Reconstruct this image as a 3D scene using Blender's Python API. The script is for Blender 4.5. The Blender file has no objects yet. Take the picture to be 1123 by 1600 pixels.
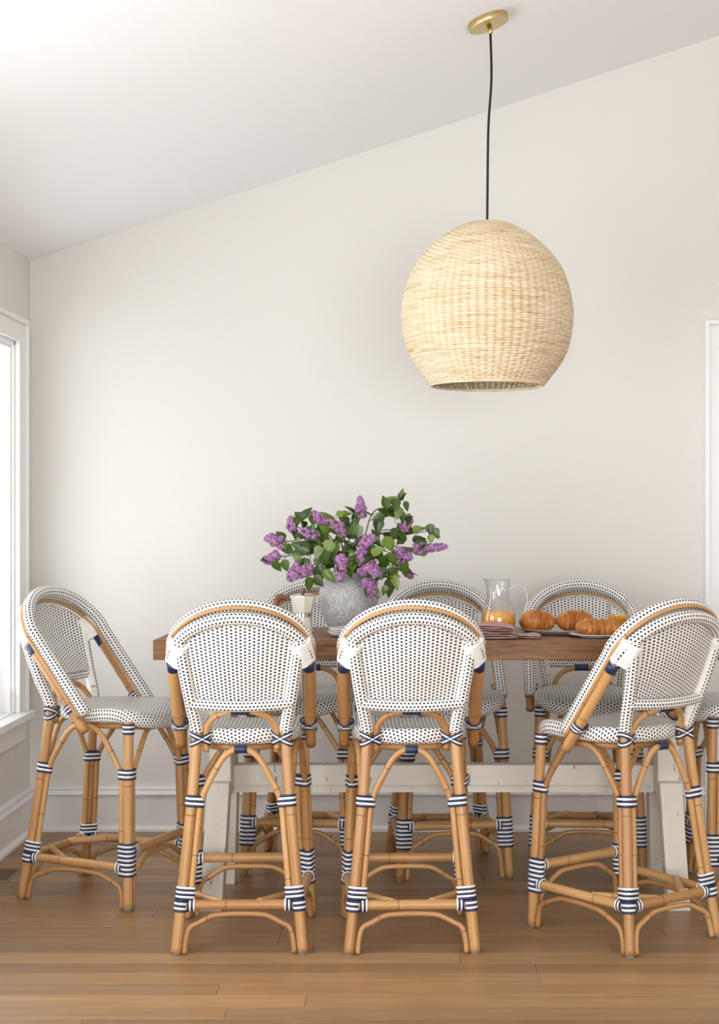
import bpy, math, random
from mathutils import Vector, Matrix
random.seed(7)
scene = bpy.context.scene
col = scene.collection

# ------------------------------------------------------------------ camera, world, lights, exposure
F = 2350.0            # focal length in pixels of the 1123x1600 frame
CX, CY = 645.0, 810.0 # vanishing point
H = 1.30              # eye height
cam_d = bpy.data.cameras.new('camera'); cam = bpy.data.objects.new('camera', cam_d); col.objects.link(cam)
cam.location = (0, 0, H); cam.rotation_euler = (math.pi/2, 0, 0)
cam_d.sensor_fit = 'VERTICAL'; cam_d.sensor_height = 36.0; cam_d.lens = F*36.0/1600.0
cam_d.shift_x = -(CX-561.5)/1600.0; cam_d.shift_y = (CY-800.0)/1600.0
cam_d.clip_start = 0.05
scene.camera = cam
def at(px, py, d):
    return Vector(((px-CX)*d/F, d, H+(CY-py)*d/F))

world = bpy.data.worlds.new('world'); scene.world = world; world.use_nodes = True
bg = world.node_tree.nodes['Background']; bg.inputs[0].default_value = (0.93, 0.96, 1.0, 1); bg.inputs[1].default_value = 2.2

XL = -1.595; YB = 6.267; XR = 3.6; YF = -1.6        # room: left wall, back wall, right wall, wall behind the camera
def ceil_z(x): return 2.372 + 0.327*(x-XL)
W1 = (4.62, 6.035); W2 = (2.0, 4.0); W3 = (-0.6, 1.4) # window openings along the left wall (y ranges)
WZ0, WZ1 = 0.52, 2.01
def area(name, loc, rot, sx, sy, power, color=(1, 1, 1)):
    l = bpy.data.lights.new(name, 'AREA'); l.shape = 'RECTANGLE'; l.size = sx; l.size_y = sy; l.energy = power; l.color = color
    o = bpy.data.objects.new(name, l); col.objects.link(o); o.location = loc; o.rotation_euler = rot
    return o
DAY = (0.91, 0.958, 1.0)
for i, (w, p) in enumerate(((W1, 12), (W2, 74), (W3, 84))):
    area('window_daylight', (XL-0.35, (w[0]+w[1])/2, (WZ0+WZ1)/2), (0, -math.radians(118), 0), WZ1-WZ0, w[1]-w[0], p, DAY)
area('patio_daylight', (0.9, YF-0.35, 1.25), (math.radians(114), 0, 0), 3.0, 2.1, 150, (0.98, 0.985, 1.0))
scene.view_settings.view_transform = 'Standard'; scene.view_settings.look = 'None'
scene.view_settings.exposure = 0.06; scene.view_settings.gamma = 1.0
scene.view_settings.use_curve_mapping = False

# ------------------------------------------------------------------ materials
def srgb(r, g, b):
    f = lambda c: (c/255/12.92) if c/255 <= 0.04045 else ((c/255+0.055)/1.055)**2.4
    return (f(r), f(g), f(b), 1)
class NT:
    def __init__(s, name):
        s.m = bpy.data.materials.new(name); s.m.use_nodes = True
        s.t = s.m.node_tree; s.b = s.t.nodes['Principled BSDF']; s.out = s.t.nodes['Material Output']
    def n(s, typ, **kw):
        nd = s.t.nodes.new(typ)
        for k, v in kw.items(): setattr(nd, k, v)
        return nd
    def l(s, a, b): s.t.links.new(a, b)
    def put(s, sock, v):
        if hasattr(v, 'is_linked') or isinstance(v, bpy.types.NodeSocket): s.l(v, sock)
        else: sock.default_value = v
    def math(s, op, a, b=0.0, c=None):
        nd = s.n('ShaderNodeMath', operation=op); s.put(nd.inputs[0], a); s.put(nd.inputs[1], b)
        if c is not None: s.put(nd.inputs[2], c)
        return nd.outputs[0]
    def mix(s, f, a, b, blend='MIX'):
        nd = s.n('ShaderNodeMix', data_type='RGBA', blend_type=blend)
        s.put(nd.inputs[0], f); s.put(nd.inputs[6], a); s.put(nd.inputs[7], b); return nd.outputs[2]
    def coords(s, which='Object', scale=(1, 1, 1)):
        tc = s.n('ShaderNodeTexCoord'); mp = s.n('ShaderNodeMapping'); mp.inputs[3].default_value = scale
        s.l(tc.outputs[which], mp.inputs[0]); return mp.outputs[0]
    def noise(s, vec, scale, detail=3, rough=0.55, dist=0.0):
        nd = s.n('ShaderNodeTexNoise'); nd.inputs['Scale'].default_value = scale; nd.inputs['Detail'].default_value = detail
        nd.inputs['Roughness'].default_value = rough; nd.inputs['Distortion'].default_value = dist
        if vec is not None: s.l(vec, nd.inputs['Vector'])
        return nd.outputs[0]
    def ramp(s, f, stops):
        nd = s.n('ShaderNodeValToRGB'); e = nd.color_ramp.elements
        while len(e) < len(stops): e.new(0.5)
        for i, (p, c) in enumerate(stops): e[i].position = p; e[i].color = c
        s.l(f, nd.inputs[0]); return nd.outputs[0]
    def bump(s, h, strength=0.3, dist=0.002):
        nd = s.n('ShaderNodeBump'); nd.inputs['Strength'].default_value = strength; nd.inputs['Distance'].default_value = dist
        s.l(h, nd.inputs['Height']); s.l(nd.outputs[0], s.b.inputs['Normal'])
    def set(s, color=None, rough=None, metal=None, **kw):
        if color is not None: s.put(s.b.inputs['Base Color'], color)
        if rough is not None: s.put(s.b.inputs['Roughness'], rough)
        if metal is not None: s.put(s.b.inputs['Metallic'], metal)
        for k, v in kw.items(): s.put(s.b.inputs[k.replace('_', ' ')], v)
        return s.m
M = {}
def paint(name, c, rough=0.6, bump=0.06):
    t = NT(name); v = t.coords(); n = t.noise(v, 90, 3)
    t.bump(n, bump, 0.001)
    big = t.noise(v, 0.9, 2)
    t.set(t.mix(big, c, tuple(x*0.975 for x in c[:3])+(1,)), rough); M[name] = t.m
paint('wall_paint', srgb(224, 221, 215), 0.7)
paint('ceiling_paint', srgb(248, 248, 248), 0.8)
paint('trim_paint', srgb(240, 239, 237), 0.35, 0.02)
def simple(name, c, rough=0.5, metal=0.0, **kw):
    t = NT(name); n = t.noise(t.coords(), 40, 2)
    t.set(t.mix(t.math('MULTIPLY', n, 0.25), c, tuple(x*0.75 for x in c[:3])+(1,)), rough, metal, **kw); M[name] = t.m; return t.m
simple('navy', srgb(30, 44, 80), 0.42)
simple('white_strand', srgb(238, 236, 230), 0.4)
simple('brass', srgb(204, 182, 128), 0.34, 1.0)
simple('steel', srgb(200, 198, 194), 0.2, 1.0)
simple('cord_black', srgb(14, 14, 15), 0.6)
simple('foot_grey', srgb(120, 118, 116), 0.6)
simple('porcelain', srgb(236, 234, 230), 0.15)
simple('stoneware', srgb(176, 170, 160), 0.4)
simple('enamel', srgb(226, 221, 206), 0.25)
simple('walnut', srgb(120, 78, 46), 0.45)
simple('gap_shade', srgb(26, 20, 15), 0.9)  # near-black colour that paints in the shade of the vent gaps
simple('stem_brown', srgb(84, 70, 44), 0.7)
simple('juice', srgb(240, 165, 12), 0.35, Subsurface_Weight=0.2)

def weave():
    t = NT('weave'); uv = t.n('ShaderNodeUVMap'); sep = t.n('ShaderNodeSeparateXYZ'); t.l(uv.outputs[0], sep.inputs[0])
    u, v = sep.outputs[0], sep.outputs[1]
    i = t.math('FLOOR', u); par = t.math('MULTIPLY', t.math('FLOORED_MODULO', i, 2.0), 0.5)
    f = t.math('FRACT', u); g = t.math('FRACT', t.math('ADD', v, par))
    du = t.math('LESS_THAN', t.math('ABSOLUTE', t.math('SUBTRACT', f, 0.5)), 0.265)
    dv = t.math('LESS_THAN', t.math('ABSOLUTE', t.math('SUBTRACT', g, 0.5)), 0.25)
    dot = t.math('MULTIPLY', du, dv)
    s = t.math('ABSOLUTE', t.math('COSINE', t.math('MULTIPLY', v, 2*math.pi)))      # strands, two per row
    s = t.math('POWER', s, 0.5)
    n = t.noise(t.coords(), 30, 2)
    white = t.mix(n, srgb(243, 241, 236), srgb(226, 222, 214))
    t.set(t.mix(dot, white, srgb(14, 18, 42)), 0.4)
    h = t.math('SUBTRACT', s, t.math('MULTIPLY', dot, 0.7))
    t.bump(h, 0.55, 0.0016); M['weave'] = t.m
weave()
def rattan():
    t = NT('rattan'); uv = t.n('ShaderNodeUVMap'); sep = t.n('ShaderNodeSeparateXYZ'); t.l(uv.outputs[0], sep.inputs[0])
    oi = t.n('ShaderNodeObjectInfo'); rnd = oi.outputs['Random']
    mp = t.n('ShaderNodeMapping'); mp.inputs[3].default_value = (60, 5, 1); t.l(uv.outputs[0], mp.inputs[0])
    add = t.n('ShaderNodeVectorMath', operation='ADD'); t.l(mp.outputs[0], add.inputs[0])
    cmb = t.n('ShaderNodeCombineXYZ'); t.l(t.math('MULTIPLY', rnd, 40.0), cmb.inputs[1]); t.l(cmb.outputs[0], add.inputs[1])
    n1 = t.noise(add.outputs[0], 1.0, 4, 0.6)
    mp2 = t.n('ShaderNodeMapping'); mp2.inputs[3].default_value = (18, 3.2, 1); t.l(uv.outputs[0], mp2.inputs[0])
    add2 = t.n('ShaderNodeVectorMath', operation='ADD'); t.l(mp2.outputs[0], add2.inputs[0]); t.l(cmb.outputs[0], add2.inputs[1])
    n2 = t.noise(add2.outputs[0], 1.0, 2)
    c = t.ramp(n1, [(0.25, srgb(178, 132, 80)), (0.5, srgb(202, 158, 104)), (0.8, srgb(218, 180, 128))])
    c = t.mix(t.math('MULTIPLY', n2, 0.55), c, srgb(170, 116, 64))
    c = t.mix(t.math('MULTIPLY', t.math('POWER', rnd, 2.0), 0.6), c, srgb(140, 88, 46))
    fr = t.math('FRACT', t.math('ADD', t.math('DIVIDE', sep.outputs[1], 0.27), t.math('MULTIPLY', rnd, 0.0)))
    node = t.math('LESS_THAN', t.math('ABSOLUTE', t.math('SUBTRACT', fr, 0.5)), 0.006)
    c = t.mix(t.math('MULTIPLY', node, 0.75), c, srgb(96, 56, 26))
    t.set(c, 0.36); t.bump(n1, 0.15, 0.001); M['rattan'] = t.m
rattan()
def wood(name, dark, mid, light, axis='X', scale=1.0, rough=0.4, tint=False, soft=False):
    t = NT(name); sc = {'X': (0.9, 14, 14), 'Y': (14, 0.9, 14), 'Z': (14, 14, 0.9)}[axis]
    v = t.coords('Object', tuple(x*scale for x in sc))
    oi = t.n('ShaderNodeObjectInfo')
    add = t.n('ShaderNodeVectorMath', operation='ADD'); t.l(v, add.inputs[0])
    cmb = t.n('ShaderNodeCombineXYZ'); t.l(t.math('MULTIPLY', oi.outputs['Random'], 60.0), cmb.inputs[0]); t.l(t.math('MULTIPLY', oi.outputs['Random'], 23.0), cmb.inputs[1]); t.l(cmb.outputs[0], add.inputs[1])
    n1 = t.noise(add.outputs[0], 2.2, 6, 0.62, 0.6)
    v2 = t.n('ShaderNodeVectorMath', operation='MULTIPLY'); t.l(add.outputs[0], v2.inputs[0]); v2.inputs[1].default_value = (1, 5, 5) if axis == 'X' else ((5, 1, 5) if axis == 'Y' else (5, 5, 1))
    n2 = t.noise(v2.outputs[0], 4.0, 4, 0.6)
    f = t.math('ADD', t.math('MULTIPLY', n1, 0.65), t.math('MULTIPLY', n2, 0.35))
    c = t.ramp(f, [(0.36, dark), (0.5, mid), (0.66, light)]) if not soft else t.ramp(f, [(0.2, dark), (0.5, mid), (0.82, light)])
    if tint: c = t.mix(1.0, c, oi.outputs['Color'], 'MULTIPLY')
    t.set(c, rough); t.bump(n2, 0.12, 0.0008); M[name] = t.m
wood('oak_floor', srgb(126, 94, 62), srgb(157, 121, 83), srgb(184, 150, 110), 'X', 1.0, 0.36, True, True)
wood('table_wood', srgb(64, 38, 18), srgb(128, 82, 42), srgb(162, 112, 62), 'X', 2.2, 0.5, True)
def painted_wood():
    t = NT('chalk_paint'); v = t.coords('Object', (5, 5, 5)); n = t.noise(v, 1.0, 3); n3 = t.noise(t.coords('Object', (40, 40, 7)), 1.0, 4, 0.7)
    c = t.mix(n, srgb(226, 221, 210), srgb(208, 201, 188))
    speck = t.math('GREATER_THAN', n3, 0.66)
    c = t.mix(t.math('MULTIPLY', speck, 0.85), c, srgb(120, 102, 84))
    t.set(c, 0.55); t.bump(n3, 0.1, 0.001); M['chalk_paint'] = t.m
painted_wood()
def straw():
    t = NT('straw'); oi = t.coords('Object', (9, 9, 150)); n = t.noise(oi, 1.0, 4, 0.7)
    n2 = t.noise(t.coords('Object', (4, 4, 7)), 1.0, 2)
    c = t.ramp(n, [(0.3, srgb(186, 154, 112)), (0.46, srgb(218, 198, 164)), (0.68, srgb(236, 223, 200))])
    c = t.mix(t.math('MULTIPLY', n2, 0.3), c, srgb(204, 182, 146))
    t.set(c, 0.6); M['straw'] = t.m
straw()
def stone_vase():
    t = NT('textured_glaze'); v = t.coords(); n = t.noise(v, 170, 3, 0.6); n2 = t.noise(v, 9, 2)
    c = t.ramp(n, [(0.38, srgb(146, 146, 144)), (0.6, srgb(202, 202, 200))])
    t.set(c, 0.45); t.bump(n, 0.8, 0.003); M['textured_glaze'] = t.m
stone_vase()
def leafm():
    t = NT('leaf_green'); oi = t.n('ShaderNodeObjectInfo'); uv = t.n('ShaderNodeUVMap'); sep = t.n('ShaderNodeSeparateXYZ'); t.l(uv.outputs[0], sep.inputs[0])
    c = t.ramp(oi.outputs['Random'], [(0.0, srgb(36, 58, 10)), (0.55, srgb(66, 94, 22)), (1.0, srgb(112, 134, 48))])
    rib = t.math('LESS_THAN', t.math('ABSOLUTE', sep.outputs[0]), 0.035)
    c = t.mix(t.math('MULTIPLY', rib, 0.4), c, srgb(130, 150, 70))
    t.set(c, 0.33); M['leaf_green'] = t.m
leafm()
def lilacm():
    t = NT('lilac_petal'); n = t.noise(t.coords(), 190, 2, 0.7)
    c = t.ramp(n, [(0.32, srgb(128, 66, 124)), (0.5, srgb(182, 126, 178)), (0.68, srgb(222, 186, 214))])
    t.set(c, 0.6); M['lilac_petal'] = t.m
lilacm()
def croissantm():
    t = NT('pastry'); uv = t.n('ShaderNodeUVMap'); mp = t.n('ShaderNodeMapping'); mp.inputs[3].default_value = (22, 90, 1); t.l(uv.outputs[0], mp.inputs[0])
    n = t.noise(mp.outputs[0], 1.0, 5, 0.65, 0.8); n2 = t.noise(t.coords(), 22, 3)
    f = t.math('ADD', t.math('MULTIPLY', n, 0.6), t.math('MULTIPLY', n2, 0.4))
    c = t.ramp(f, [(0.34, srgb(134, 70, 22)), (0.5, srgb(186, 112, 44)), (0.66, srgb(222, 162, 92))])
    t.set(c, 0.35); t.bump(f, 0.5, 0.003); M['pastry'] = t.m
croissantm()
def napkinm():
    t = NT('striped_linen'); uv = t.n('ShaderNodeUVMap'); sep = t.n('ShaderNodeSeparateXYZ'); t.l(uv.outputs[0], sep.inputs[0])
    fr = t.math('FRACT', t.math('DIVIDE', sep.outputs[1], 0.016)); st = t.math('LESS_THAN', fr, 0.26)
    n = t.noise(t.coords(), 300, 2)
    c = t.mix(st, srgb(208, 172, 164), srgb(112, 66, 76))
    t.set(c, 0.9); t.bump(n, 0.3, 0.001); M['striped_linen'] = t.m
napkinm()
def glassm():
    t = NT('clear_glass'); tr = t.n('ShaderNodeBsdfTransparent'); tr.inputs[0].default_value = (0.975, 0.98, 0.98, 1); gl = t.n('ShaderNodeBsdfGlossy'); gl.inputs['Roughness'].default_value = 0.03
    lw = t.n('ShaderNodeLayerWeight'); fac = t.math('ADD', 0.05, t.math('MULTIPLY', t.math('POWER', lw.outputs['Facing'], 3.0), 0.8))
    mx = t.n('ShaderNodeMixShader'); t.l(fac, mx.inputs[0]); t.l(tr.outputs[0], mx.inputs[1]); t.l(gl.outputs[0], mx.inputs[2]); t.l(mx.outputs[0], t.out.inputs[0]); M['clear_glass'] = t.m
    t = NT('window_pane'); tr = t.n('ShaderNodeBsdfTransparent'); gl = t.n('ShaderNodeBsdfGlossy'); gl.inputs['Roughness'].default_value = 0.02
    fre = t.n('ShaderNodeFresnel'); fre.inputs[0].default_value = 1.3
    mx = t.n('ShaderNodeMixShader'); t.l(fre.outputs[0], mx.inputs[0]); t.l(tr.outputs[0], mx.inputs[1]); t.l(gl.outputs[0], mx.inputs[2]); t.l(mx.outputs[0], t.out.inputs[0])
    M['window_pane'] = t.m
glassm()

# ------------------------------------------------------------------ mesh helpers
class MB:
    def __init__(s): s.v = []; s.f = []; s.uv = []; s.mi = []
    def face(s, idx, uvs=None, mi=0):
        s.f.append(tuple(idx)); s.uv.append(uvs or [(0, 0)]*len(idx)); s.mi.append(mi)
    def box(s, lo, hi, mi=0):
        b = len(s.v); x0, y0, z0 = lo; x1, y1, z1 = hi
        s.v += [(x0,y0,z0),(x1,y0,z0),(x1,y1,z0),(x0,y1,z0),(x0,y0,z1),(x1,y0,z1),(x1,y1,z1),(x0,y1,z1)]
        for q in ((0,3,2,1),(4,5,6,7),(0,1,5,4),(1,2,6,5),(2,3,7,6),(3,0,4,7)): s.face([b+i for i in q], mi=mi)
    def build(s, name, mat, parent=None, smooth=False, bevel=0.0, label=None):
        me = bpy.data.meshes.new(name); me.from_pydata([tuple(v) for v in s.v], [], s.f)
        mats = mat if isinstance(mat, (list, tuple)) else [mat]
        for m in mats: me.materials.append(M[m])
        ul = me.uv_layers.new(name='UVMap'); k = 0
        flat = []
        for fu in s.uv:
            for p in fu: flat += [p[0], p[1]]
        ul.data.foreach_set('uv', flat)
        me.polygons.foreach_set('material_index', s.mi)
        me.polygons.foreach_set('use_smooth', [smooth]*len(s.f))
        me.update()
        o = bpy.data.objects.new(name, me); col.objects.link(o)
        if parent is not None: o.parent = parent
        if bevel:
            b = o.modifiers.new('bevel', 'BEVEL'); b.width = bevel; b.segments = 2; b.limit_method = 'ANGLE'
        if label: o['label'] = label
        return o
def sm(pts, n=6, closed=False):
    P = [Vector(p) for p in pts]; out = []
    N = len(P)
    for i in range(N if closed else N-1):
        p1, p2 = P[i], P[(i+1) % N]
        p0 = P[i-1] if (i > 0 or closed) else p1*2-p2
        p3 = P[(i+2) % N] if (i+2 < N or closed) else p2*2-p1
        for k in range(n):
            t = k/n
            out.append(0.5*((2*p1)+(p2-p0)*t+(2*p0-5*p1+4*p2-p3)*t*t+(3*p1-p0-3*p2+p3)*t**3))
    if not closed: out.append(P[-1])
    return out
def tube(mb, pts, r, seg=10, cap=True, closed=False, uscale=None, vscale=1.0, mi=0, ref=None, plain=None, nodes=None):
    """sweep a circle; uv in metres (or in weave cells when uscale counts columns round the tube)"""
    P = [Vector(p) for p in pts]; N = len(P)
    R = r if isinstance(r, (list, tuple)) else [r]*N
    T = []
    for i in range(N):
        a = P[i-1] if (i > 0 or closed) else P[i]; b = P[(i+1) % N] if (i < N-1 or closed) else P[i]
        T.append((b-a).normalized())
    up = Vector(ref) if ref is not None else (Vector((0, 0, 1)) if abs(T[0].z) < 0.9 else Vector((1, 0, 0)))
    nrm = (up-T[0]*up.dot(T[0])).normalized()
    base = len(mb.v); L = 0.0; Ls = []
    for i in range(N):
        if i > 0:
            L += (P[i]-P[i-1]).length
            nrm = (nrm-T[i]*nrm.dot(T[i])).normalized()
        Ls.append(L); bn = T[i].cross(nrm)
        for k in range(seg):
            a = 2*math.pi*k/seg
            mb.v.append(P[i]+(nrm*math.cos(a)+bn*math.sin(a))*R[i])
    cnt = uscale if uscale else None
    def uu(k, i): return cnt*k/seg if cnt else 2*math.pi*R[i]*k/seg
    M_ = N if closed else N-1
    for i in range(M_):
        j = (i+1) % N; vi = Ls[i]*vscale; vj = (Ls[i]+(P[j]-P[i]).length)*vscale
        for k in range(seg):
            k2 = (k+1) % seg
            if plain and plain(k/seg): q = [(0.02, vi), (0.02, vi), (0.02, vj), (0.02, vj)]
            else: q = [(uu(k, i), vi), (uu(k+1, i), vi), (uu(k+1, j), vj), (uu(k, j), vj)]
            mb.face([base+i*seg+k, base+i*seg+k2, base+j*seg+k2, base+j*seg+k], q, mi)
    if cap and not closed:
        mb.face([base+k for k in range(seg)][::-1], None, mi); mb.face([base+(N-1)*seg+k for k in range(seg)], None, mi)
    return mb
def lathe(mb, prof, seg=32, mi=0, center=(0, 0, 0), close=False):
    c = Vector(center); base = len(mb.v); n = len(prof)
    for r, z in prof:
        for k in range(seg):
            a = 2*math.pi*k/seg; mb.v.append(c+Vector((r*math.cos(a), r*math.sin(a), z)))
    for i in range(n-1 if not close else n):
        j = (i+1) % n
        for k in range(seg):
            k2 = (k+1) % seg
            mb.face([base+i*seg+k, base+i*seg+k2, base+j*seg+k2, base+j*seg+k], [(k/seg, prof[i][1]), ((k+1)/seg, prof[i][1]), ((k+1)/seg, prof[j][1]), (k/seg, prof[j][1])], mi)
    if not close:
        if prof[0][0] > 1e-5: mb.face([base+k for k in range(seg)][::-1], None, mi)
        if prof[-1][0] > 1e-5: mb.face([base+(n-1)*seg+k for k in range(seg)], None, mi)
    return mb
def empty(name, loc=(0, 0, 0), rz=0.0):
    o = bpy.data.objects.new(name, None); col.objects.link(o); o.location = loc; o.rotation_euler = (0, 0, rz); o.empty_display_size = 0.1; return o
def tag(o, label, cat, group=None):
    o['label'] = label; o['category'] = cat
    if group: o['group'] = group
    return o
def struct(o, label=None):
    o['kind'] = 'structure'
    if label: o['label'] = label
    return o
def copy_tree(o, parent=None):
    c = o.copy(); col.objects.link(c); c.parent = parent
    for ch in list(o.children): copy_tree(ch, c)
    return c

# ------------------------------------------------------------------ room shell
mb = MB(); mb.box((XL-0.2, YF-0.2, -0.12), (XR+0.2, YB+0.2, -0.012))
floor = struct(mb.build('floor', 'oak_floor')); floor.color = (0.55, 0.5, 0.46, 1)
PW = 0.0985; Y0 = 4.4956
rows = range(-26, 21)
pm = {}
def plank(x0, x1, y0, y1, tone):
    y1 = min(y1, YB-0.001); key = (round(x1-x0, 2), round(y1-y0, 3))
    if key not in pm:
        b = MB(); g = 0.0004
        b.box((0, g, -0.011), (x1-x0-2*g, y1-y0-g, 0.0)); o = b.build('plank', 'oak_floor', floor, bevel=0.0007); pm[key] = o.data
    else:
        o = bpy.data.objects.new('plank', pm[key]); col.objects.link(o); o.parent = floor
        bv = o.modifiers.new('bevel', 'BEVEL'); bv.width = 0.0007; bv.segments = 1
    o.location = (x0+0.0004, y0, 0)
    w = random.uniform(-0.03, 0.03)
    o.color = (tone, tone*(0.985+w*0.5), tone*(0.97+w), 1)
rp = random.Random(3)
fixed = {0: 1.14, -1: 0.84, -2: 1.16, -3: 0.98, -4: 1.10, -5: 0.88, 1: 0.80, 2: 0.94}
for k in rows:
    y0 = Y0 - PW + (k)*PW
    if y0 > YB-0.005: break
    x = XL + 0.001 - rp.uniform(0, 1.2)
    while x < XR:
        Ln = round(rp.choice((0.9, 1.2, 1.5, 1.8, 2.1)), 2)
        a, b_ = max(x, XL+0.001), min(x+Ln, XR-0.001)
        if b_-a > 0.04:
            plank(a, b_, y0, y0+PW, fixed.get(k, 1.0)*rp.uniform(0.70, 1.08) if k not in fixed else fixed[k]*rp.uniform(0.88, 1.08))
        x += Ln

# left wall with window openings
mb = MB(); ztop = 2.372; wx0 = XL-0.16
ys = [YF-0.2, W3[0], W3[1], W2[0], W2[1], W1[0], W1[1], YB+0.16]
for i in range(0, 8, 2): mb.box((wx0, ys[i], 0), (XL, ys[i+1], ztop))
for w in (W1, W2, W3):
    mb.box((wx0, w[0], 0), (XL, w[1], WZ0)); mb.box((wx0, w[0], WZ1), (XL, w[1], ztop))
struct(mb.build('wall_left', 'wall_paint'))
def prism_wall(name, y0, y1, x0, x1, opening=None):
    mb = MB()
    def piece(xa, xb, za=0.0, zb=None):
        b = len(mb.v); h0 = zb if zb else ceil_z(xa); h1 = zb if zb else ceil_z(xb)
        mb.v += [(xa,y0,za),(xb,y0,za),(xb,y1,za),(xa,y1,za),(xa,y0,h0),(xb,y0,h1),(xb,y1,h1),(xa,y1,h0)]
        for q in ((0,3,2,1),(4,5,6,7),(0,1,5,4),(1,2,6,5),(2,3,7,6),(3,0,4,7)): mb.face([b+i for i in q])
    if opening:
        a, b_, z0, z1 = opening
        piece(x0, a); piece(b_, x1); piece(a, b_, z1)
        if z0 > 0: piece(a, b_, 0, z0)
    else: piece(x0, x1)
    return struct(mb.build(name, 'wall_paint'))
DX0, DX1, DZ = 1.325, 2.16, 2.01
prism_wall('wall_back', YB, YB+0.16, XL-0.16, XR+0.16, (DX0, DX1, 0, DZ))
prism_wall('wall_front', YF-0.16, YF, XL-0.16, XR+0.16, (-0.6, 2.4, 0, 2.3))
mb = MB(); mb.box((XR, YF-0.16, 0), (XR+0.16, YB+0.16, ceil_z(XR))); struct(mb.build('wall_right', 'wall_paint'))
mb = MB(); xa, xb = XL-0.16, XR+0.16; ya, yb = YF-0.16, YB+0.16
mb.v = [(xa,ya,ceil_z(xa)),(xb,ya,ceil_z(xb)),(xb,yb,ceil_z(xb)),(xa,yb,ceil_z(xa))]; mb.v += [(x,y,z+0.12) for x,y,z in mb.v]
for q in ((0,3,2,1),(4,5,6,7),(0,1,5,4),(1,2,6,5),(2,3,7,6),(3,0,4,7)): mb.face(q)
struct(mb.build('ceiling', 'ceiling_paint'))

# baseboards: swept profile (offset from wall, height)
BP = [(0, 0), (0.032, 0), (0.032, 0.010), (0.027, 0.018), (0.018, 0.023), (0.014, 0.023), (0.014, 0.141), (0.021, 0.143), (0.021, 0.147), (0.016, 0.149), (0.030, 0.153), (0.024, 0.170), (0.017, 0.171), (0.022, 0.175), (0.020, 0.182), (0.010, 0.184), (0, 0.184)]
def profile_run(name, fn, a, b, prof=BP):
    mb = MB(); n = len(prof)
    for t in (a, b):
        for p in prof: mb.v.append(fn(t, p))
    for i in range(n): mb.face([i, (i+1) % n, n+(i+1) % n, n+i])
    mb.face(list(range(n))[::-1]); mb.face([n+i for i in range(n)])
    return mb.build(name, 'trim_paint')
CAS0 = 1.213
struct(profile_run('baseboard_back', lambda t, p: (t, YB-p[0], p[1]), XL+0.005, CAS0-0.001))
struct(profile_run('baseboard_left', lambda t, p: (XL+p[0], t, p[1]), YF, YB-0.005))

# door in the back wall: flat casing with a raised back band, slab inside
def casing(parent, fn, u0, u1, z0, z1, w=0.095, sill=False):
    """fn(u, out, z) -> world; flat boards + back band round an opening"""
    def bx(name, ua, ub, za, zb, o0, o1):
        mb = MB()
        for z in (za, zb):
            for o in (o0, o1):
                mb.v += [fn(ua, o, z), fn(ub, o, z)]
        for q in ((0,1,3,2),(4,6,7,5),(0,4,5,1),(2,3,7,6),(0,2,6,4),(1,5,7,3)): mb.face(q)
        return mb.build(name, 'trim_paint', parent, bevel=0.0015)
    bx('side_casing', u0-w, u0+0.008, z0, z1+0.0, 0, 0.02); bx('side_casing', u1-0.008, u1+w, z0, z1, 0, 0.02)
    bx('head_casing', u0-w, u1+w, z1, z1+w, 0, 0.02)
    bx('back_band', u0-w-0.018, u0-w, z0, z1+w+0.018, 0, 0.034); bx('back_band', u1+w, u1+w+0.018, z0, z1+w+0.018, 0, 0.034)
    bx('back_band', u0-w, u1+w, z1+w, z1+w+0.018, 0, 0.034)
    return bx
door = struct(empty('door_1', ((DX0+DX1)/2, YB, 0))); door['label'] = 'white painted door casing on the back wall'
def dfn(u, o, z): return (u-(DX0+DX1)/2, -o, z)
bx = casing(door, dfn, DX0, DX1, 0.0, DZ)
bx('door_slab', DX0+0.003, DX1-0.003, 0.006, DZ-0.003, -0.06, -0.02)
for (a, b, c, d) in ((0.12, 0.715, 0.2, 0.9), (0.12, 0.715, 1.05, 1.88)):
    bx('door_panel', DX0+a, DX0+b, c, d, -0.02, -0.012)

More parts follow.
